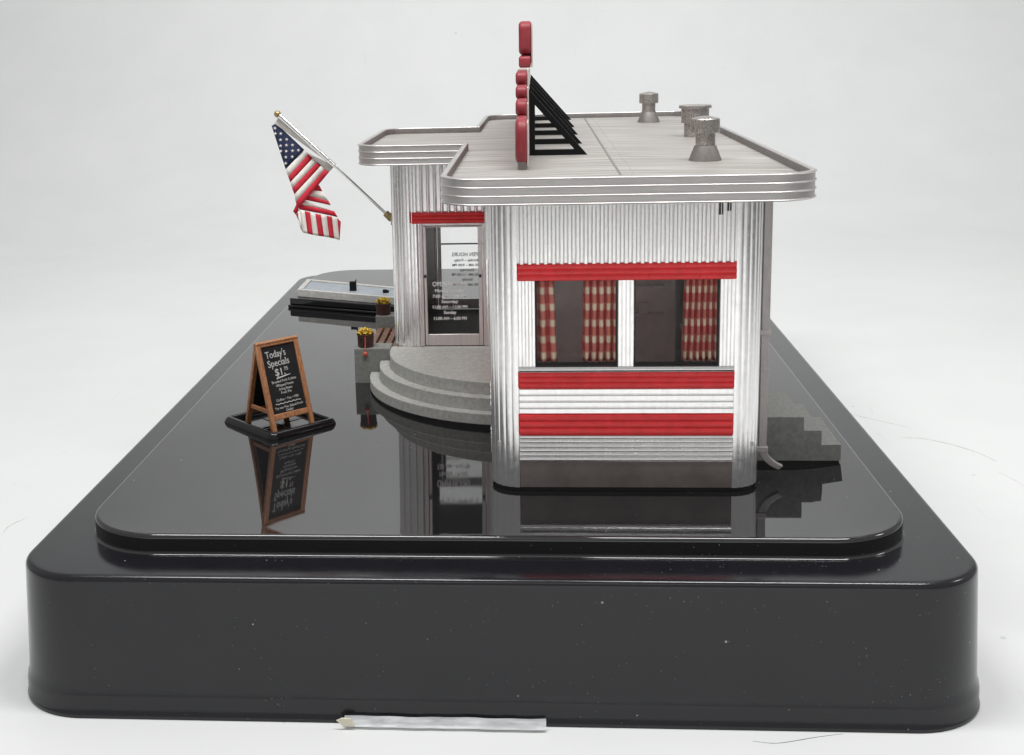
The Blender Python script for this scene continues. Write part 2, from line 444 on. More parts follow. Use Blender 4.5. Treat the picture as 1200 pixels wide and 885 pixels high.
for nm, pts, r, mm, lb, cat in (
    ('hair', [(4.1, -1.75), (4.5, -1.82), (4.9, -1.72), (5.4, -1.55), (5.9, -1.42)], .008, 'hair', 'thin dark hair lying on the white table in front of the black base', 'hair'),
    ('scratch', [(12.2, 17.8), (12.9, 17.7), (13.6, 17.1), (14.2, 16.2), (14.5, 15.3)], .011, 'scratch', 'longest curved grey scratch on the white table right of the base', 'scratch'),
    ('scratch', [(11.0, 21.8), (11.3, 20.6), (12.2, 19.6), (12.9, 18.9)], .006, 'scratch', 'faint grey scratch behind the longest curved one, right of the base', 'scratch'),
    ('scratch', [(14.2, 14.3), (14.5, 13.2), (14.5, 12.2), (14.2, 11.0)], .006, 'scratch', 'short faint scratch nearest the viewer on the right of the base', 'scratch'),
    ('scratch', [(-15.3, 8.6), (-15.4, 9.1), (-15.3, 9.6), (-15.1, 10.0)], .008, 'scratch', 'tiny curved scratch on the white table left of the base', 'scratch')):
    mb = MB(); P3 = [(x, y, TZ + .004) for x, y in pts]
    fine = []
    for i in range(len(P3) - 1):
        p0, p1, p2, p3 = [Vector(P3[max(0, min(len(P3) - 1, j))]) for j in (i - 1, i, i + 1, i + 2)]
        for k in range(6):
            t = k / 6; fine.append(.5 * ((2 * p1) + (p2 - p0) * t + (2 * p0 - 5 * p1 + 4 * p2 - p3) * t * t + (3 * p1 - p0 - 3 * p2 + p3) * t ** 3))
    fine.append(Vector(P3[-1])); rad = [r * (.25 + .75 * math.sin(PI * (i + .5) / len(fine))) for i in range(len(fine))]
    mb.tube(fine, rad, 6); tag(mb.build(nm, M[mm]), lb, cat)

# ------------------------------------------------------------------ black display base
base = thing('display_base', (-1.1, 16, TZ), 'large black display base with a glossy raised plate carrying the model diner', 'base')
def loft(path, prof, mb):
    rows = [[(x, y, z) for x, y in offset(path, o)] for o, z in prof]
    o_ = mb.grid(rows, close_u=True); n = len(path)
    mb.f.append([o_ + i for i in range(n)][::-1]); mb.m.append(mb.cur)
    mb.f.append([o_ + (len(prof) - 1) * n + i for i in range(n)]); mb.m.append(mb.cur)
body = round_poly([(-10.92, -1.17, 1.45), (8.78, -1.17, 1.45), (8.78, 33.5, 1.45), (-10.92, 33.5, 1.45)], 16)
mb = MB()
loft(body, [(.18, TZ + .004), (.195, TZ + .05), (.185, TZ + .09), (.17, TZ + .11), (.17, TZ + .38), (.15, TZ + .50), (.115, TZ + .60), (.105, TZ + .72), (.102, TZ + .76), (.006, -.60), (.005, -.58)] + [(-.125 + .128 * math.cos(a_ * PI / 16), -.568 + .128 * math.sin(a_ * PI / 16)) for a_ in range(8)] + [(-.14, -.44), (-.17, -.44)], mb)
mb.build('body', M['body'], base, smooth=50)
pl = round_poly([(-9.87, 0, 1.75), (7.70, 0, 1.75), (7.70, 32.1, 1.75), (-9.87, 32.1, 1.75)], 16)
cl_ = []
for i, p in enumerate(pl):                    # extra points along the long sides only
    q = pl[(i + 1) % len(pl)]; n = 58 if abs(q[1] - p[1]) > 10 else 1
    cl_ += [(p[0] + (q[0] - p[0]) * k / n, p[1] + (q[1] - p[1]) * k / n) for k in range(n)]
pl = cl_
mb = MB()
loft(pl, [(.10, -.445), (.055, -.4405)] + [(.055 - .052 * math.sin(a_ * PI / 16), -.385 - .052 * math.cos(a_ * PI / 16)) for a_ in range(9)] + [(.0, -.375), (.0, -.36), (.0, -.11), (.0, -.095)] + [(-.085 + .085 * math.cos(a_ * PI / 16), -.085 + .085 * math.sin(a_ * PI / 16)) for a_ in range(8)] + [(-.09, 0)], mb)
mb.f.pop(); mb.m.pop()                        # the top is a moulded sheet that sags a little behind its front edge
def sag(x, y):
    g = 1 - (1 - y / 4.5) ** 2 if y < 4.5 else (.5 + .5 * math.cos(PI * (y - 4.5) / 7.5) if y < 12 else 0)
    e = max(0, min(1, min(x + 9.87, 7.70 - x) / 1.7)); e = e * e * (3 - 2 * e)
    return -.085 * max(0, g) * e
rings = [[(x, y, sag(x, y) if k else 0.0) for x, y in offset(pl, -d)] for k, d in enumerate((.09, .3, .55, .8, 1.05, 1.3, 1.5, 1.7))]
mb.grid(rings, close_u=True)
last = rings[-1]; lo = sorted([p for p in last if p[0] < -1], key=lambda p: (round(p[1], 3), -p[0] if p[1] < 16 else p[0]))
hi = sorted([p for p in last if p[0] > -1], key=lambda p: (round(p[1], 3), p[0] if p[1] < 16 else -p[0]))
mb.grid([[a_, (a_[0] * .5 + b_[0] * .5, a_[1], a_[2]), b_] for a_, b_ in zip(lo, hi)])
mb.build('raised_plate', M['plate'], base, smooth=50)

# clear tape along the bottom of the front face
tp = thing('tape_strip', (-2, -1.5, TZ), 'wrinkled strip of clear tape along the bottom front edge of the base', 'tape')
mb = MB(); rows = []
for i in range(60):
    x = -3.95 + 4.05 * i / 59; w = .005 * math.sin(i * .55) + .006 * math.sin(i * .23)
    rows.append([(x, -1.60 + w, TZ + .06), (x, -1.55 + w, TZ + .075 + w), (x, -1.46, TZ + .225 + w + .006 * random.random()), (x, -1.452, TZ + .225 + w), (x, -1.53, TZ + .06)])
mb.grid(rows, close_u=True); mb.build('film', M['tape'], tp, smooth=40)
mb = MB(); mb.prism_y([(-4.10, TZ + .20), (-3.98, TZ + .255), (-3.80, TZ + .245), (-3.72, TZ + .07), (-3.95, TZ + .075)], -1.62, -1.58)
mb.build('yellowed_end', M['tape_end'], tp, bevel=.01)

# ------------------------------------------------------------------ diner
diner = thing('diner', (1.9, 13, 0), 'silver fluted model diner with red trim bands and a flat roof', 'diner')
X0, X1, Y0, Y1 = -1.06, 4.95, 2.96, 25.2
R = .64
ZT = 6.62
def corner(cx, cy, a0, a1, r, n=18):
    return [(cx + r * math.cos(math.radians(a0 + (a1 - a0) * k / n)), cy + r * math.sin(math.radians(a0 + (a1 - a0) * k / n))) for k in range(n + 1)]
# corner columns
for path in (corner(X0 + R, Y0 + R, 180, 270, R), corner(X1 - R, Y0 + R, 270, 360, R), corner(X1 - R, Y1 - R, 0, 90, R), corner(X0 + R, Y1 - R, 90, 180, R)):
    fluted(path, .025, ZT, .168, .024, .12, kind='round', per=14).build('corner_column', M['wall'], diner, smooth=60)
# dark footing under the skin
mb = MB(); mb.prism(round_poly([(X0 + .05, Y0 + .05, .6), (X1 - .05, Y0 + .05, .6), (X1 - .05, Y1 - .05, .6), (X0 + .05, Y1 - .05, .6)], 10), -.13, .07)
mb.build('footing', M['dark'], diner)

def facade(org, d, length, wins, pr=1.0):
    """fluted wall along direction d (outside on its right); wins = list of (s0, s1)"""
    P_ = lambda s: (org[0] + d[0] * s, org[1] + d[1] * s)
    seg = lambda a, b: [P_(a), P_(b)]
    fluted(seg(0, length), 5.19, ZT, .178, .095, .12, kind='pad', per=20).build('upper_panel', M['wall'], diner, smooth=70)
    banded(seg(0, length), 4.81, 5.19, 3, .022, .12, proud=.05 * pr).build('header_band', M['red'], diner, smooth=50)
    s = 0
    for a, b in wins + [(length, length)]:
        if a - s > .02: fluted(seg(s, a), 2.85, 4.81, .082, .022, .12, kind='vee', per=10).build('window_jamb', M['wall'], diner, smooth=25)
        s = b
    banded(seg(0, length), 2.735, 2.85, 1, .02 * pr, .12, proud=.05 * pr, kind='sine').build('sill', M['wall'], diner, smooth=50)
    banded(seg(0, length), 2.36, 2.73, 3, .022, .12, proud=.045 * pr).build('red_band', M['red'], diner, smooth=50)
    banded(seg(0, length), 1.75, 2.358, 4, .022, .12, kind='vee', per=10, proud=.012).build('white_panel', M['wall'], diner, smooth=25)
    banded(seg(0, length), 1.27, 1.748, 3, .022, .12, proud=.045 * pr).build('red_band', M['red'], diner, smooth=50)
    banded(seg(0, length), .64, 1.268, 6, .042, .12, per=12).build('ribbed_skirt', M['wall'], diner, smooth=70)
    a, b = P_(0), P_(length); n = (d[1], -d[0])
    mb = MB()
    q = [(a[0] - n[0] * .12, a[1] - n[1] * .12), (b[0] - n[0] * .12, b[1] - n[1] * .12), (b[0] + n[0] * .012, b[1] + n[1] * .012), (a[0] + n[0] * .012, a[1] + n[1] * .012)]
    mb.prism(q, .025, .638); mb.build('kick_plate', M['kick'], diner, bevel=.008)
    for a, b in wins:
        # a dark inner frame with its pane
        T = Matrix(((d[0], -n[0], 0, org[0]), (d[1], -n[1], 0, org[1]), (0, 0, 1, 0), (0, 0, 0, 1)))
        mb = MB(); g = .035
        mb.box(a, b, .13, .19, 2.85, 2.85 + g * 1.6); mb.box(a, b, .13, .19, 4.83 - g, 4.83)
        mb.box(a, a + g, .13, .19, 2.85 + g * 1.6, 4.83 - g); mb.box(b - g, b, .13, .19, 2.85 + g * 1.6, 4.83 - g)
        w = mb.build('window', M['dark'], diner, mtx=T)
        mb = MB(); mb.box(a + g, b - g, .15, .165, 2.9, 4.8); mb.build('pane', M['glass'], w, mtx=T)
facade((X0 + R, Y0), (1, 0), X1 - X0 - 2 * R, [(.375, 2.185), (2.55, 4.40)])
facade((X0, 12.44), (0, -1), 12.44 - Y0 - R, [(.9, 3.3), (3.65, 6.05), (6.4, 8.6)], .1)
fluted([(X1, Y0 + R), (X1, Y1 - R)], .06, ZT, .178, .05, .12, kind='round', per=8).build('side_panel', M['wall'], diner, smooth=70)
fluted([(X1 - R, Y1), (X0 + R, Y1)], .06, ZT, .178, .05, .12, kind='round', per=8).build('rear_panel', M['wall'], diner, smooth=70)
fluted([(X0, Y1 - R), (X0, 18.06)], .06, ZT, .178, .05, .12, kind='round', per=8).build('side_panel', M['wall'], diner, smooth=70)
mb = MB(); mb.box(3.932, 3.968, 2.945, 2.965, 6.22, 6.6); mb.build('dark_gap', M['dark'], diner)
mb = MB(); mb.box(4.11, 4.142, 2.945, 2.965, 6.30, 6.6); mb.build('dark_gap', M['dark'], diner)
# rear door at the top of the back steps
mb = MB(); mb.box(X1 + .04, X1 + .10, 5.1, 6.7, 1.12, 4.6); bdoor = mb.build('side_door', M['frame'], diner, bevel=.02)
mb = MB(); mb.box(X1 + .10, X1 + .16, 5.2, 5.27, 2.6, 2.9); mb.build('handle', M['chrome'], bdoor, bevel=.01)
# inside
mb = MB(); mb.box(X0 + .14, X1 - .14, Y0 + .14, Y1 - .14, .95, 1.06); mb.build('floor', M['floor'], diner)
mb = MB(); mb.box(X0 + .14, 3.3, 6.4, 6.55, 1.06, 6.5); mb.build('partition', M['interior'], diner)
mb = MB(); mb.box(3.3, 3.4, 6.4, 12.0, 1.06, 6.5); mb.box(3.4, X1 - .14, 11.9, 12.0, 1.06, 6.5); mb.build('passage_wall', M['interior'], diner)
mb = MB(); mb.box(3.62, X1 - .16, 4.4, 6.3, 1.06, 2.95); mb.box(3.5, X1 - .16, 4.3, 6.35, 2.95, 3.07); mb.build('counter', M['interior'], diner, bevel=.02)
mb = MB(); mb.box(1.75, 3.1, 6.16, 6.4, 3.3, 3.36); mb.box(1.75, 3.1, 6.16, 6.4, 4.0, 4.06); mb.box(1.9, 2.25, 6.18, 6.38, 3.36, 3.7); mb.box(2.5, 2.7, 6.18, 6.38, 3.36, 3.62)
mb.build('wall_shelves', M['interior'], diner, bevel=.01)
mb = MB(); mb.box(X0 + .16, 1.6, 3.9, 5.9, 2.02, 2.10); mb.box(X0 + .3, X0 + .5, 4.7, 5.0, 1.06, 2.02); mb.box(1.2, 1.4, 4.7, 5.0, 1.06, 2.02); mb.build('table', M['floor'], diner, bevel=.02)
mb = MB(); mb.box(X0 + .16, 1.7, 6.0, 6.38, 1.06, 2.38); mb.build('bench_seat', M['interior'], diner, bevel=.05)

# vestibule
VX, VY, VB = -4.22, 12.5, 18.0
vr = .42
mb = fluted([(VX, VB - vr), (VX, VY + vr)] , 1.06, ZT, .19, .05, .12, kind='round', per=10)
mb.build('vestibule_side', M['wall'], diner, smooth=70)
fluted(corner(VX + vr, VY + vr, 180, 270, vr) + [(-3.47, VY)], 1.07, ZT, .20, .09, .12, kind='pad', per=20).build('vestibule_corner', M['wall'], diner, smooth=70)
fluted([(-3.47, VB)] + corner(VX + vr, VB - vr, 90, 180, vr), 1.07, ZT, .20, .09, .12, kind='pad', per=20).build('vestibule_corner', M['wall'], diner, smooth=70)
fluted([(-3.47, VY), (X0 - .01, VY)], 5.08, ZT, .20, .12, .12, kind='ridge', per=20).build('vestibule_front', M['wall'], diner, smooth=70)
fluted([(-1.50, VY), (X0 - .01, VY)], 1.07, 5.08, .20, .12, .12, kind='ridge', per=20).build('vestibule_front', M['wall'], diner, smooth=70)
fluted([(X0 - .01, VB), (-3.47, VB)], 5.08, ZT, .20, .12, .12, kind='ridge', per=20).build('vestibule_rear', M['wall'], diner, smooth=70)
fluted([(X0 - .01, VB), (-1.50, VB)], 1.07, 5.08, .20, .12, .12, kind='ridge', per=20).build('vestibule_rear', M['wall'], diner, smooth=70)
mb = MB(); mb.box(VX + .05, X0 - .05, VY + .05, VB - .05, .003, 1.06); mb.build('vestibule_floor', M['concrete_dark'], diner)
banded([(-3.66, VY), (-1.42, VY)], 4.80, 5.13, 3, .03, .0, proud=.125).build('door_header', M['red'], diner, smooth=50)
for a_, b_, c_ in ((X0 - .13, X0 - .01, .13), (VX + .125, VX + .16, .5)):
    mb = MB(); mb.box(a_, b_, VY + c_, VB - c_, 1.06, 6.6); mb.build('vestibule_lining', M['lining'], diner)

HOURS = [('OPEN HOURS', 2.95, .185, 1.02), ('Monday – Friday', 2.755, .13, .88), ('7:00 AM – 9:00 PM', 2.585, .125, 1.0),
         ('Saturday', 2.42, .13, .50), ('11:00 AM – 11:00 PM', 2.255, .13, 1.04), ('Sunday', 2.09, .135, .38), ('11:00 AM – 6:00 PM', 1.905, .13, .98)]
def door(T, rail):
    """door in local x (across), y (into the wall), z"""
    dw = 1.97
    mb = MB()                                   # fixed frame
    mb.box(0, .10, -.03, .12, 1.075, 4.80); mb.box(dw - .10, dw, -.03, .12, 1.075, 4.80); mb.box(.10, dw - .10, -.028, .12, 4.715, 4.80)
    fr = mb.build('door_frame', M['frame'], diner, bevel=.015, mtx=T)
    mb = MB()                                   # leaf
    mb.box(.115, .20, .0, .10, 1.085, 4.70); mb.box(dw - .235, dw - .115, .0, .10, 1.085, 4.70)
    mb.box(.20, dw - .235, .002, .10, 4.665, 4.70); mb.box(.20, dw - .235, .002, .10, 1.085, 1.43)
    lf = mb.build('door', M['frame'], diner, bevel=.012, mtx=T)
    mb = MB(); mb.box(.20, dw - .235, .045, .06, 1.43, 4.665); mb.build('pane', M['door_glass'], lf, mtx=T)
    for x in (.12, dw - .215):
        mb = MB(); mb.box(x, x + .07, -.05, .0, 3.16, 3.25); mb.build('handle', M['dark'], lf, bevel=.012, mtx=T)
    if rail:
        mb = MB(); mb.box(.20, dw - .235, .012, .04, 3.295, 3.345); mb.build('push_bar', M['dark'], lf, mtx=T)
    T2 = T @ Matrix.Translation((.865, .036, 0)) @ Matrix.Rotation(PI / 2, 4, 'X')
    text_obj('lettering', [(t, 0, z, s, w, 0, .0035) for t, z, s, w in HOURS], M['white'], lf, T2)
door(Matrix.Translation((-3.47, VY, 0)), False)
door(Matrix.Translation((-1.50, VB, 0)) @ Matrix.Rotation(PI, 4, 'Z'), True)

# roof
out = round_poly([(-2.05, 2.0, .85), (5.92, 2.0, .95), (5.92, 26.0, .9), (-1.93, 26.0, .9), (-2.0, 18.95, 0), (-5.14, 18.95, .8), (-5.14, 11.55, .75), (-2.03, 11.55, 0)], 12)
Zb, Zt = 6.60, 7.19
prof = [(-.10, Zb + .004), (0, Zb)]
rid = [6.625, 6.80, 6.985, 7.165]
for i, zc in enumerate(rid):
    for k in range(-3, 4):
        o_ = .034 * math.cos(k / 3 * PI / 2); prof.append((o_, zc + k / 3 * .024))
prof += [(-.03, Zt + .004), (-.10, Zt), (-.115, Zt - .02), (-.12, 6.97), (-.12, Zb + .004)]
rows = [[(x, y, z) for x, y in offset(out, o_)] for o_, z in prof]
mb = MB(); mb.grid(rows, close_u=True, close_v=True)
L = len(out); mb.m = [1 if i // L in (len(prof) - 3, len(prof) - 2) else 0 for i in range(len(mb.f))]
roof = mb.build('roof', [M['fascia'], M['parapet']], diner, smooth=40)
inner = offset(out, -.115)
mb = MB(); mb.prism(inner, Zb + .02, 7.0); mb.build('deck', M['deck'], roof, smooth=0)
mb = MB(); mb.box(1.865, 1.90, 2.2, 25.8, 7.0, 7.012); mb.box(1.90, 1.925, 2.2, 25.8, 7.0, 7.005); mb.build('seam', M['vent_cone'], roof)
mb = MB(); mb.box(2.2, 2.215, 4.3, 25.6, 7.0, 7.006); mb.box(1.93, 2.6, 2.3, 2.36, 7.0, 7.006); mb.build('scored_line', M['fascia'], roof)
def vent(cx, cy, s=1.0):
    p = MB(); p.lathe(cx, cy, [(.40 * s, 7.002), (.40 * s, 7.02), (.265 * s, 7.37), (.24 * s, 7.375)], 40)
    v = p.build('roof_vent', M['vent_cone'], roof, smooth=30)
    p = MB(); p.lathe(cx, cy, [(.235 * s, 7.37), (.235 * s, 7.68)], 40); p.build('vent_pipe', M['vent'], roof, smooth=30) if False else None
    q = MB(); q.lathe(cx, cy, [(.235 * s, 7.37), (.24 * s, 7.40), (.24 * s, 7.68), (.335 * s, 7.685), (.345 * s, 7.70), (.345 * s, 8.01), (.33 * s, 8.03), (.16 * s, 8.075), (.02, 8.095)], 40)
    q.build('vent_cap', M['vent'], roof, smooth=30)
vent(4.16, 7.2); vent(4.09, 22.5, 1.0)
q = MB(); q.lathe(4.86, 15.1, [(.33, 7.002), (.33, 7.42), (.42, 7.425), (.42, 7.86), (.485, 7.865), (.495, 7.88), (.495, 7.94), (.47, 7.96), (.05, 7.97)], 40)
q.build('roof_vent', M['vent'], roof, smooth=30)

# downspout on the right side wall
mb = MB(); mb.box(5.02, 5.21, 3.70, 3.88, .68, 6.6)
ds = mb.build('downspout', M['duct'], diner, bevel=.02)
for z in (3.37, .63):
    mb = MB(); mb.box(4.985, 5.235, 3.665, 3.915, z, z + .12); mb.build('collar', M['duct'], ds, bevel=.012)
mb = MB(); mb.box(5.01, 5.218, 3.69, 3.89, 2.58, 2.605); mb.build('collar', M['duct'], ds)
mb = MB(); rows = []
for k in range(13):
    a = k / 12 * math.radians(58); c = Vector((6.02, .70)); ro, ri = .98, .80
    th = PI + a
    po = c + Vector((math.cos(th), math.sin(th) * .62)) * ro; pi_ = c + Vector((math.cos(th), math.sin(th) * .62)) * ri
    rows.append([(po.x, 3.71, po.y), (po.x, 3.87, po.y), (pi_.x, 3.87, pi_.y), (pi_.x, 3.71, pi_.y)])
o_ = mb.grid(rows, close_u=True); mb.f += [[o_, o_ + 1, o_ + 2, o_ + 3], [o_ + 51, o_ + 50, o_ + 49, o_ + 48]]; mb.m += [0, 0]
mb.build('elbow', M['duct'], ds, bevel=.015, smooth=40)

# ------------------------------------------------------------------ curtains (hang inside the front windows)
def curtain(x0, x1, folds, ph, label, lean=0):
    rows = []; n = folds * 12; L = 0; us = []; prev = None
    zs = [2.90 + (4.80 - 2.90) * k / 14 for k in range(15)]
    mb = MB()
    cols = []
    for i in range(n + 1):
        t = i / n; x = x0 + (x1 - x0) * t; y = 3.235 + .085 * math.sin(2 * PI * (t * folds) + ph) + .02 * math.sin(9 * t + ph)
        if prev: L = L + 0.0
        prev = (x, y); us.append(t * folds + ph / (2 * PI)); cols.append((x, y))
    for z in zs:
        k = (z - zs[0]) / (zs[-1] - zs[0])
        rows.append([(x + lean * (k - .5) * (1 if abs(x - x0) > abs(x - x1) else -1) * 0 + lean * (1 - k) * (i / n if lean > 0 else (1 - i / n)) + .008 * math.sin(7 * z + i), 3.235 + (y - 3.235) * (1 - .25 * k) , z) for i, (x, y) in enumerate(cols)])
    mb.grid(rows)
    o = mb.build('curtain', M['check'], smooth=80)
    uv = o.data.uv_layers.new(name='UVMap')
    for lp in o.data.loops:
        vi = lp.vertex_index; uv.data[lp.index].uv = (us[vi % (n + 1)], zs[vi // (n + 1)])
    d = o.modifiers.new('solid', 'SOLIDIFY'); d.thickness = .012
    tag(o, label, 'curtain', 'red check curtains in the front windows')
curtain(-.035, .37, 2, .3, 'narrow red check curtain at the left edge of the left front window', .06)
curtain(1.02, 1.80, 5, .8, 'pleated red check curtain filling the right part of the left front window', -.03)
curtain(3.25, 4.02, 6, 1.4, 'pleated red check curtain at the right edge of the right front window', -.05)

# ------------------------------------------------------------------ entrance steps, pedestals, bench, pots
est = thing('entrance_steps', (-2.5, 10, 0), 'rounded grey concrete entrance steps in front of the glass door', 'steps')
CX, CY = -.40, 12.2; XE = X0 - .055
def arc(r):
    a1 = PI + math.acos(-(XE - CX) / r) if XE < CX else 1.5 * PI
    return [(CX + r * math.cos(PI + (a1 - PI) * k / 40), CY + r * math.sin(PI + (a1 - PI) * k / 40)) for k in range(41)]
mb = MB(); a = arc(3.99); mb.prism(a + [(XE, 12.545), (-4.40, 12.545)], .05, 1.06); mb.build('landing', M['concrete'], est, bevel=.022, smooth=30)
mb = MB(); mb.prism(arc(4.30) + arc(3.992)[::-1], .05, .71); mb.build('step', M['concrete'], est, bevel=.022, smooth=30)
mb = MB(); mb.prism(arc(4.60) + arc(4.302)[::-1], .05, .36); mb.build('step', M['concrete'], est, bevel=.022, smooth=30)
mb = MB(); mb.prism(arc(4.55) + [(XE, 12.5), (-4.40, 12.5)], -.12, .05); mb.build('footing', M['dark'], est)

mb = MB(); mb.box(-5.50, -4.41, 12.26, 13.0, -.02, 1.06)
tag(mb.build('pedestal', M['concrete_dark'], bevel=.018), 'square grey concrete pedestal beside the rounded steps, under the nearer flowerpot', 'pedestal')
mb = MB(); mb.box(-5.42, -4.38, 16.9, 17.62, .004, 1.06)
tag(mb.build('pedestal', M['concrete_dark'], bevel=.018), 'grey concrete pedestal beyond the slatted bench, under the farther flowerpot', 'pedestal')
bn = thing('bench', (-4.9, 15, 0), 'low brown slatted wooden bench between the two concrete pedestals', 'bench')
for k in range(4):
    x = -5.33 + k * .255
    mb = MB(); mb.box(x, x + .175, 13.03, 16.87, .60, .68); mb.build('slat', M['bench'], bn, bevel=.012)
for y in (13.4, 16.4):
    mb = MB(); mb.box(-5.33, -4.39, y, y + .15, .004, .598); mb.build('support', M['bench'], bn)

def flowerpot(cx, cy, drip, label, seed):
    rnd = random.Random(seed)
    t = thing('flowerpot', (cx, cy, 1.06), label, 'flowerpot', 'flowerpots on the pedestals')
    mb = MB(); rows = []
    n = 48
    for r, z in ((.225, 1.064), (.235, 1.08), (.245, 1.40), (.262, 1.42), (.262, 1.455), (.235, 1.455), (.225, 1.40)):
        rows.append([(cx + r * (1 + (.02 * math.cos(12 * 2 * PI * k / n) if z < 1.41 else 0)) * math.cos(2 * PI * k / n), cy + r * (1 + (.02 * math.cos(12 * 2 * PI * k / n) if z < 1.41 else 0)) * math.sin(2 * PI * k / n), z) for k in range(n)])
    o_ = mb.grid(rows, close_u=True); mb.f.append([o_ + k for k in range(n)][::-1]); mb.m.append(0)
    mb.build('pot', M['pot'], t, smooth=40)
    mb = MB(); mb.lathe(cx, cy, [(.232, 1.36), (.232, 1.415)], 24); mb.build('soil', M['soil'], t)
    mb = MB()
    for k in range(150):
        a = rnd.uniform(0, 2 * PI); r = .25 * math.sqrt(rnd.random()); z = 1.43 + .20 * math.sqrt(max(0, 1 - (r / .27) ** 2)) * rnd.uniform(.45, 1.05)
        c = Vector((cx + r * math.cos(a), cy + r * math.sin(a), z)); s = rnd.uniform(.028, .05)
        mb.cur = 0 if rnd.random() < .74 else 1
        if mb.cur: c.z -= .04; s *= 1.2
        Rm = Matrix.Rotation(rnd.uniform(0, 6), 3, 'Z') @ Matrix.Rotation(rnd.uniform(-.8, .8), 3, 'X') @ Matrix.Rotation(rnd.uniform(-.8, .8), 3, 'Y')
        pts = []
        for j in range(8): pts.append(c + Rm @ Vector((s * (1 if j % 2 else .5) * math.cos(j * PI / 4), s * (1 if j % 2 else .5) * math.sin(j * PI / 4), s * .25)))
        pts += [c + Rm @ Vector((0, 0, s * .05)), c - Rm @ Vector((0, 0, s * .45))]
        mb.add(pts, [(j, (j + 1) % 8, 8) for j in range(8)] + [((j + 1) % 8, j, 9) for j in range(8)])
    for k in range(40):
        a = rnd.uniform(0, 2 * PI); r = .2 * math.sqrt(rnd.random()); p = Vector((cx + r * math.cos(a) * .6, cy + r * math.sin(a) * .6, 1.41)); q_ = Vector((cx + r * math.cos(a) * 1.25, cy + r * math.sin(a) * 1.25, 1.50 + rnd.uniform(0, .08)))
        mb.cur = 1; mb.tube([p, q_], .008, 5)
    mb.build('flowers', [M['yellow'], M['olive']], t, smooth=0)
    if drip:
        mb = MB(); mb.tube([(cx + .02, cy - .255, 1.40), (cx + .022, cy - .27, 1.2), (cx + .02, cy - .29, 1.075), (cx + .02, 12.23, 1.05), (cx + .02, 12.235, .95)], .018, 8)
        n = 16
        rows = [[(cx + .02 + .075 * math.sin(a_) * math.cos(2 * PI * k / n), 12.215 + .045 * math.sin(a_) * math.sin(2 * PI * k / n), .90 - .075 * math.cos(a_)) for k in range(n)] for a_ in [PI * (i + .3) / 8.6 for i in range(9)]]
        mb.grid(rows, close_u=True); mb.build('wax_drip', M['waxred'], t, smooth=60)
flowerpot(-5.18, 12.55, True, 'brown flowerpot of yellow flowers with a red drip down its front', 3)
flowerpot(-5.185, 17.22, False, 'brown flowerpot of yellow flowers without a drip, beside the grey slab', 5)

# back steps on the right
rs = thing('side_steps', (6, 6, 0), 'three grey straight concrete steps at the right side wall of the diner', 'steps')
for x1, z0, z in ((6.27, .78, 1.11), (6.69, .43, .78), (7.15, .03, .43)):
    mb = MB(); mb.box(X1 + .055, x1, 4.85, 7.15, z0, z); mb.build('step', M['concrete_dark'], rs, bevel=.006)
mb = MB(); mb.box(5.0, 7.12, 4.88, 7.12, -.13, .03); mb.build('footing', M['dark'], rs)

# ------------------------------------------------------------------ roof sign: tiers of rounded red blocks on a pale back, black triangular props
sg = thing('roof_sign', (-.3, 14, 7.0), 'tall stepped red roof sign seen edge-on with black triangular props', 'sign')
def tier(x0, x1, y0, y1, z0, z1, r, name='red_tier'):
    poly = round_poly([(y0, z0, r), (y1, z0, r), (y1, z1, r), (y0, z1, r)], 8)
    prof_ = [(x0 + .055, -.05), (x0 + .012, -.018), (x0, 0.0) if False else (x0 + .004, -.006), (x0 + .05, .0), (x1, .0)]
    mb = MB(); rows = []
    for x, o_ in ((x0, -r * .42), (x0 + .010, -r * .27), (x0 + .03, -r * .14), (x0 + .06, -r * .05), (x0 + .10, .0), (x1 - .03, .0), (x1, -.025)):
        rows.append([(x, a, b) for a, b in offset(poly, o_)])
    o2 = mb.grid(rows, close_u=True); n = len(poly); mb.f.append([o2 + i for i in range(n)]); mb.m.append(0)
    mb.f.append([o2 + 6 * n + i for i in range(n)][::-1]); mb.m.append(0)
    return mb.build(name, M['signred'], sg, smooth=40)
tier(-.485, -.215, 5.40, 24.8, 7.12, 8.225, .36)
tier(-.485, -.215, 6.55, 23.6, 8.20, 8.60, .19)
tier(-.495, -.215, 7.55, 22.6, 8.57, 8.90, .16)
tier(-.505, -.215, 8.55, 21.6, 8.875, 9.235, .17)
tier(-.43, -.12, 9.6, 20.5, 9.31, 9.61, .10)
tier(-.43, -.11, 9.9, 20.2, 9.635, 10.52, .22)
mb = MB()
mb.box(-.213, -.175, 5.55, 24.6, 7.10, 8.12); mb.box(-.213, -.175, 6.7, 23.4, 8.12, 8.5); mb.box(-.213, -.175, 7.7, 22.4, 8.5, 8.85); mb.box(-.213, -.175, 8.75, 21.4, 8.85, 9.29)
mb.box(-.44, -.14, 9.2, 20.8, 9.24, 9.305); mb.box(-.10, -.07, 10.0, 20.1, 9.3, 10.5)
mb.build('back_panel', M['signpale'], sg, bevel=.01)
for y in (5.55, 15, 24.2):
    mb = MB(); mb.box(-.43, -.24, y, y + .25, 7.002, 7.2); mb.build('foot', M['vent_cone'], sg, bevel=.01)
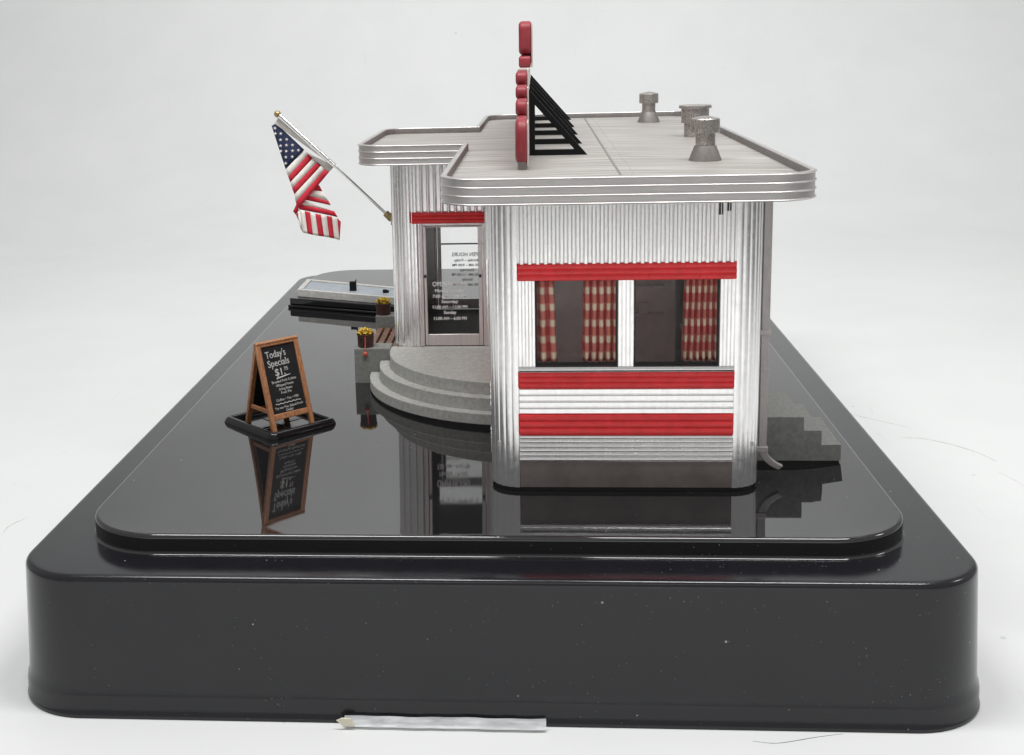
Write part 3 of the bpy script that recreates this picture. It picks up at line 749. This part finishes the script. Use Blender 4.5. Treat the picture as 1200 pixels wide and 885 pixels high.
for y in (9.4, 13.15, 16.88, 20.56, 24.75):
    mb = MB()
    o3 = [(-.172, 7.002), (1.36, 7.002), (-.172, 8.75)]; i3 = [(-.02, 7.15), (1.02, 7.15), (-.02, 8.34)]
    n = 3
    vs = [(a, y, b) for a, b in o3] + [(a, y, b) for a, b in i3] + [(a, y + .16, b) for a, b in o3] + [(a, y + .16, b) for a, b in i3]
    fs = []
    for i in range(3):
        j = (i + 1) % 3
        fs += [(i, j, 3 + j, 3 + i), (6 + j, 6 + i, 9 + i, 9 + j), (j, i, 6 + i, 6 + j), (3 + i, 3 + j, 9 + j, 9 + i)]
    mb.add(vs, fs); mb.build('prop', M['black'], sg, bevel=.008)

# ------------------------------------------------------------------ flag on its pole
fl = thing('flag', (-4.26, 13, 4.9), 'small stars and stripes flag hanging from a pole on the vestibule wall', 'flag')
def W(a, b, dy=0.0): return (-8.2778 + .004958 * a - .00022 * b, 13.0 + dy, 8.4273 - .0000836 * a - .004905 * b)
ptop, pmid, pbot = Vector((-7.60, 13, 8.02)), Vector((-5.99, 13, 6.49)), Vector((-4.40, 13, 4.95))
mb = MB(); mb.tube([ptop, pmid], .075, 16); mb.tube([pmid, pmid + (pbot - pmid) * .004], .078, 16); mb.tube([pmid, pbot], .042, 14)
pole = mb.build('pole', M['chrome'], fl, smooth=40)
mb = MB(); n = 14; c = ptop + (ptop - pbot).normalized() * .05
rows = [[tuple(c + Vector((.105 * math.sin(a) * math.cos(2 * PI * k / n), .105 * math.sin(a) * math.sin(2 * PI * k / n), .105 * math.cos(a)))) for k in range(n)] for a in [PI * (i + .15) / 9.3 for i in range(10)]]
mb.grid(rows, close_u=True); mb.build('finial', M['brass'], pole, smooth=60)
mb = MB(); d = (pbot - pmid).normalized(); mb.tube([pbot - d * .16, pbot - d * .15, pbot + d * .12], [.06, .105, .115], 8); mb.box(-4.345, -4.235, 12.88, 13.12, 4.70, 4.99)
mb.build('bracket', M['brass'], fl, bevel=.01)
mb = MB()
def dyA(a, b): return .05 * math.sin((a - .6 * b) * .018) + .03
def lerp(p, q_, t): return (p[0] + (q_[0] - p[0]) * t, p[1] + (q_[1] - p[1]) * t)
def strip(p0, p1, q0, q1, m_, dy, n=8):
    """quad patch: edge p0-p1 and opposite edge q0-q1"""
    mb.cur = m_
    rows = []
    for e in range(3):
        pr_ = []
        for k in range(n + 1):
            a, b = lerp(lerp(p0, p1, k / n), lerp(q0, q1, k / n), e / 2); pr_.append(W(a, b, dy(a, b)))
        rows.append(pr_)
    mb.grid(rows)
# upper part: hem strip, canton, six stripes from pole edge (right) to fly edge (left)
strip((112, 131), (476, 392), (135, 98), (484, 372), 0, lambda a, b: dyA(a, b) * .6)
strip((120, 129), (292, 290), (95, 145), (182, 408), 2, dyA)
rt = [(292, 290), (318, 316), (345, 340), (372, 363), (398, 383), (419, 407), (446, 424)]
lt = [(182, 408), (197, 452), (210, 487), (221, 524), (235, 560), (243, 607), (256, 652)]
for i in range(6): strip(rt[i], lt[i], rt[i + 1], lt[i + 1], 0 if i % 2 == 0 else 1, dyA)
strip((292, 290), (292, 290), (476, 392), (446, 424), 0, dyA, 4)
mb.cur = 0; mb.add([W(*p, .02) for p in ((292, 290), (476, 392), (446, 424), (419, 407), (398, 383), (372, 363), (345, 340), (318, 316))], [list(range(8))])
# middle part: folded back behind the upper part
dyB = lambda a, b: .14 + .03 * math.sin(a * .02)
L_ = [(376, 505), (352, 532), (312, 566), (285, 590), (258, 622), (258, 650)]
R_ = [(378, 506), (397, 542), (441, 606), (470, 664), (506, 712), (498, 706)]
Lm = [(374, 506), (340, 536), (310, 565), (290, 592), (262, 627), (258, 655)]
Rm_ = [(380, 508), (402, 546), (440, 607), (471, 666), (496, 706), (497, 708)]
cols = [1, 0, 1, 0, 1]
Lm = [(368, 508), (338, 540), (306, 568), (284, 596), (264, 626), (256, 652)]
Rm_ = [(380, 508), (400, 546), (440, 608), (470, 666), (494, 700), (494, 706)]
for i, cc in enumerate([1, 0, 1, 0]): strip(Lm[i], Rm_[i] if i else (381, 509), Lm[i + 1], Rm_[i + 1] if i < 2 else [(452, 632), (474, 668)][i - 2], cc, dyB)
strip(Lm[4], (474, 668), (257, 656), (496, 704), 1, dyB)
# lower part: hanging hem with upright stripes
dyC = lambda a, b: -.02 + .05 * math.sin(a * .03) - (b - 680) * .0004
tx = [262, 297, 333, 365, 398, 432, 463, 497]; ty = [657, 663, 671, 678, 685, 692, 699, 707]
bx = [288, 318, 352, 386, 419, 450, 480, 512]; by = [796, 801, 807, 813, 819, 826, 832, 840]
for i in range(7): strip((tx[i], ty[i]), (bx[i], by[i]), (tx[i + 1], ty[i + 1]), (bx[i + 1], by[i + 1]), 0 if i % 2 == 0 else 1, dyC)
strip((497, 707), (512, 840), (520, 728), (514, 838), 1, dyC)
mb.cur = 0; mb.add([W(*p, dyC(*p)) for p in ((262, 657), (288, 796), (270, 768), (256, 700))], [(0, 1, 2, 3)])
mb.cur = 1; mb.add([W(*p, .10) for p in ((244, 620), (258, 660), (240, 690), (222, 668))] + [W(*p, .11) for p in ((252, 676), (262, 720), (254, 722), (240, 690))], [(0, 1, 2, 3), (4, 5, 6, 7)])
# stars
mb.cur = 0
for a, b in ((115, 160), (150, 193), (186, 228), (221, 262), (257, 294), (149, 230), (185, 263), (221, 297), (150, 266), (184, 299), (220, 333), (182, 335), (182, 372), (118, 192), (152, 298)):
    pts = []
    for k in range(10):
        r = 11.5 if k % 2 == 0 else 4.8; th = -PI / 2 + k * PI / 5 + .15; pts.append(W(a + r * math.cos(th), b + r * math.sin(th), dyA(a, b) - .014))
    mb.add(pts + [W(a, b, dyA(a, b) - .014)], [(k, (k + 1) % 10, 10) for k in range(10)])
cl = mb.build('cloth', [M['cloth_white'], M['cloth_red'], M['cloth_navy']], fl, smooth=60)
d = cl.modifiers.new('solid', 'SOLIDIFY'); d.thickness = .009; d.offset = 0

# ------------------------------------------------------------------ chalkboard and its tray
ctr = Vector((-7.02, 8.24, 0)); u = Vector((.707, .707, 0)); vv = Vector((.707, -.707, 0))
tr = thing('board_tray', ctr, 'glossy black square tray with raised rim under the chalkboard sign', 'tray')
T = Matrix(((u.x, vv.x, 0, ctr.x), (u.y, vv.y, 0, ctr.y), (0, 0, 1, 0), (0, 0, 0, 1)))
op = round_poly([(-1.08, -1.22, .22), (1.08, -1.22, .22), (1.08, 1.22, .22), (-1.08, 1.22, .22)], 8)
rows = [[(x, y, z) for x, y in offset(op, o_)] for o_, z in ((.01, -.12), (.02, -.02), (-.03, .08), (-.09, .125), (-.17, .12), (-.22, .06), (-.24, -.02), (-.245, -.12))]
mb = MB(); mb.grid(rows, close_u=True, close_v=True); mb.build('rim', M['tray'], tr, mtx=T, smooth=60)
mb = MB(); mb.box(-.12, .12, -1.0, 1.0, -.12, -.02); mb.box(-.85, -.12, -.10, .10, -.12, -.025); mb.box(.12, .85, -.10, .10, -.12, -.025); mb.build('cross_rib', M['tray'], tr, mtx=T, bevel=.01)

bo = thing('chalkboard_sign', ctr, 'wooden A-frame chalkboard sign of daily specials standing in a black tray', 'sign')
def panel(front):
    sgn = 1 if front else -1
    ang = math.atan2(.64, 2.24)
    # local panel frame: x across, y up the slope, z out of the face
    Pm = T @ Matrix(((1 * sgn, 0, 0, 0), (0, -sgn * math.sin(ang), sgn * math.cos(ang), sgn * .70), (0, math.cos(ang), math.sin(ang), -.03), (0, 0, 0, 1)))
    H, hw, w = 2.43, .68, .145
    mb = MB(); mb.box(-hw, -hw + w, 0, H, -.11, 0); mb.box(hw - w, hw, 0, H, -.11, 0)
    mb.box(-hw + w, hw - w, H - .15, H, -.108, -.002); mb.box(-hw + w, hw - w, .30, .46, -.108, -.002)
    f = mb.build('frame', M['wood'], bo, mtx=Pm, bevel=.02)
    mb = MB(); mb.box(-hw + w, hw - w, .46, H - .15, -.09, -.045); mb.build('board', M['board'], bo, mtx=Pm)
    if front:
        y = lambda q: H - .15 - q
        ln = [("Today's", -.10, y(.235), .27, .64, .03, .001), ('Specials', -.06, y(.475), .27, .68, .04, .001), ('$1.', -.07, y(.735), .27, None, .02, .003), ('75', .135, y(.67), .14, None, .05, .001),
              ('Breaded Pork Cutlets', .0, y(.97), .098, .78, .03, .0), ('Whipped Potato', .0, y(1.08), .098, .56, .03, .0), ('String Beans', .0, y(1.185), .098, .42, .03, .0), ('Fruit Pie', .0, y(1.285), .098, .33, .03, .0),
              ('Coffee • Tea • Milk', .0, y(1.46), .092, .72, .03, .0), ('Try our Pies, Baked Fresh', .0, y(1.67), .092, .90, .03, .0), ('Daily!', .0, y(1.765), .092, .22, .03, .0)]
        text_obj('lettering', ln, M['chalk'], bo, Pm @ Matrix.Translation((0, 0, -.040)))
        mb = MB()
        pts = [(-.40 + .80 * k / 40, y(1.565) + .012 * math.sin(k * .95) + .02 * (k / 40 - .5), -.040) for k in range(41)]; mb.tube(pts, .011, 6)
        mb.tube([(-.22, y(.90), -.040), (.0, y(.865), -.040), (.24, y(.835), -.040)], [.012, .016, .008], 6); mb.tube([(-.20, y(.875), -.040), (.16, y(.835), -.040)], .009, 6)
        mb.build('chalk_strokes', M['chalk'], bo, mtx=Pm)
panel(True); panel(False)
for x in (-.60, .60):
    mb = MB(); mb.box(x - .03, x + .03, -.50, .50, .42, .53); mb.build('spreader', M['wood'], bo, mtx=T, bevel=.01)

# ------------------------------------------------------------------ grey slab on a black plinth at the far left
sl = thing('platform', (-7, 24, 0), 'long pale slab with blue-grey recessed top on a black plinth, behind the flowerpots', 'platform')
A, B_, C_, D_ = (-9.40, 24.03), (-4.4, 21.75), (-4.5, 23.85), (-9.41, 26.35)
mb = MB(); mb.prism([(-9.72, 23.58), (-4.4, 21.45), (-4.4, 24.1), (-9.72, 26.75)], .004, .12); mb.prism([(-9.66, 23.70), (-4.4, 21.58), (-4.4, 24.0), (-9.66, 26.65)], .12, .36)
mb.build('plinth', M['tray'], sl, bevel=.04)
mb = MB(); mb.prism([A, B_, C_, D_], .362, .58); sb = mb.build('slab', M['slab'], sl, bevel=.015)
inn = offset([A, B_, C_, D_], -.20)
mb = MB(); o4 = [(x, y, .58) for x, y in (A, B_, C_, D_)] + [(x, y, .58) for x, y in inn] + [(x, y, .64) for x, y in (A, B_, C_, D_)] + [(x, y, .64) for x, y in inn]
fs = []
for i in range(4):
    j = (i + 1) % 4; fs += [(8 + i, 8 + j, 12 + j, 12 + i), (i, j, 8 + j, 8 + i), (4 + j, 4 + i, 12 + i, 12 + j)]
mb.add(o4, fs); mb.build('rim', M['slab'], sl, smooth=0)
mb = MB(); mb.prism(offset([A, B_, C_, D_], -.205), .581, .592); mb.build('recessed_top', M['slabtop'], sl)
mb = MB(); mb.box(-7.30, -7.04, 23.85, 24.0, .592, .96); mb.prism_y([(-7.10, .96), (-7.04, .96), (-7.03, 1.06)], 23.85, 24.0); mb.build('clip', M['black'], sl, bevel=.01)
mb = MB(); mb.box(-5.93, -5.72, 23.4, 23.65, .592, .67); mb.lathe(-5.86, 23.45, [(.10, .6), (.09, .72)], 12); mb.build('stub', M['black'], sl, bevel=.02)

# ------------------------------------------------------------------ light
w = bpy.data.worlds.new('World'); S.world = w; w.use_nodes = True
wt = w.node_tree; bg = wt.nodes['Background']; bg.inputs[1].default_value = .42
tcw = N(wt, 'ShaderNodeTexCoord'); sxw = N(wt, 'ShaderNodeSeparateXYZ'); wt.links.new(tcw.outputs['Generated'], sxw.inputs[0])
wt.links.new(ramp(wt, maprange(wt, sxw.outputs[2], -1, 1, 0, 1), [(.46, (.34, .335, .33)), (.54, (1, 1, 1))]), bg.inputs[0])   # a darker floor below a pale room
def area(name, loc, target, size, power, col=(1, 1, 1), sy=None):
    l = bpy.data.lights.new(name, 'AREA'); l.energy = power; l.size = size; l.color = col
    l.shape = 'RECTANGLE'; l.size_y = sy or size
    o = bpy.data.objects.new(name, l); COL.objects.link(o); o.location = loc
    o.rotation_euler = (Vector(target) - Vector(loc)).to_track_quat('-Z', 'Y').to_euler(); return o
area('overhead_lamp', (-13, -3, 46), (-6, 24, 0), 22, 12600, (1, .995, .99), 5)
area('overhead_lamp', (14, -4, 46), (8, 24, 0), 22, 12600, (1, .995, .99), 5)
area('backdrop_fill', (0, 44, 66), (0, 90, 20), 80, 29000, (1, .995, .99), 14)  # added fill light that only brightens the backdrop, no real lamp of the set
area('side_lamp', (52, 6, 36), (4, 8, 2), 9, 2600, (1, .995, .985))
fl_ = area('front_table_fill', (0, -46, 34), (0, -40, 0), 44, 8600, (1, .995, .985), 14); fl_.data.spread = math.radians(85)  # added fill on the unseen front table, brightening what the metal walls mirror

# ------------------------------------------------------------------ camera
p_, y_, r_ = math.radians(11.25248), math.radians(4.80736), math.radians(-1.4599)
cp, sp, cy, sy, cr, sr = math.cos(p_), math.sin(p_), math.cos(y_), math.sin(y_), math.cos(r_), math.sin(r_)
Mm = Matrix(((cr, -sr, 0), (sr, cr, 0), (0, 0, 1))) @ Matrix(((1, 0, 0), (0, cp, -sp), (0, sp, cp))) @ Matrix(((1, 0, 0), (0, 0, -1), (0, 1, 0))) @ Matrix(((cy, sy, 0), (-sy, cy, 0), (0, 0, 1)))
cam = bpy.data.cameras.new('camera'); co = bpy.data.objects.new('camera', cam); COL.objects.link(co)
r0, r1, r2 = Mm[0], -Mm[1], -Mm[2]
co.matrix_world = Matrix(((r0[0], r1[0], r2[0], 0), (r0[1], r1[1], r2[1], -25), (r0[2], r1[2], r2[2], 10), (0, 0, 0, 1)))
cam.sensor_fit = 'HORIZONTAL'; cam.sensor_width = 36; cam.lens = 1505.45 / 1200 * 36
cam.shift_x = (600 - 505.41) / 1200; cam.shift_y = -(442.5 - 350.54) / 1200
cam.clip_start = .1; cam.clip_end = 1000
S.camera = co
S.view_settings.view_transform = 'Standard'; S.view_settings.look = 'None'; S.view_settings.exposure = 0; S.view_settings.gamma = 1
S.cycles.max_bounces = 10; S.cycles.transparent_max_bounces = 16
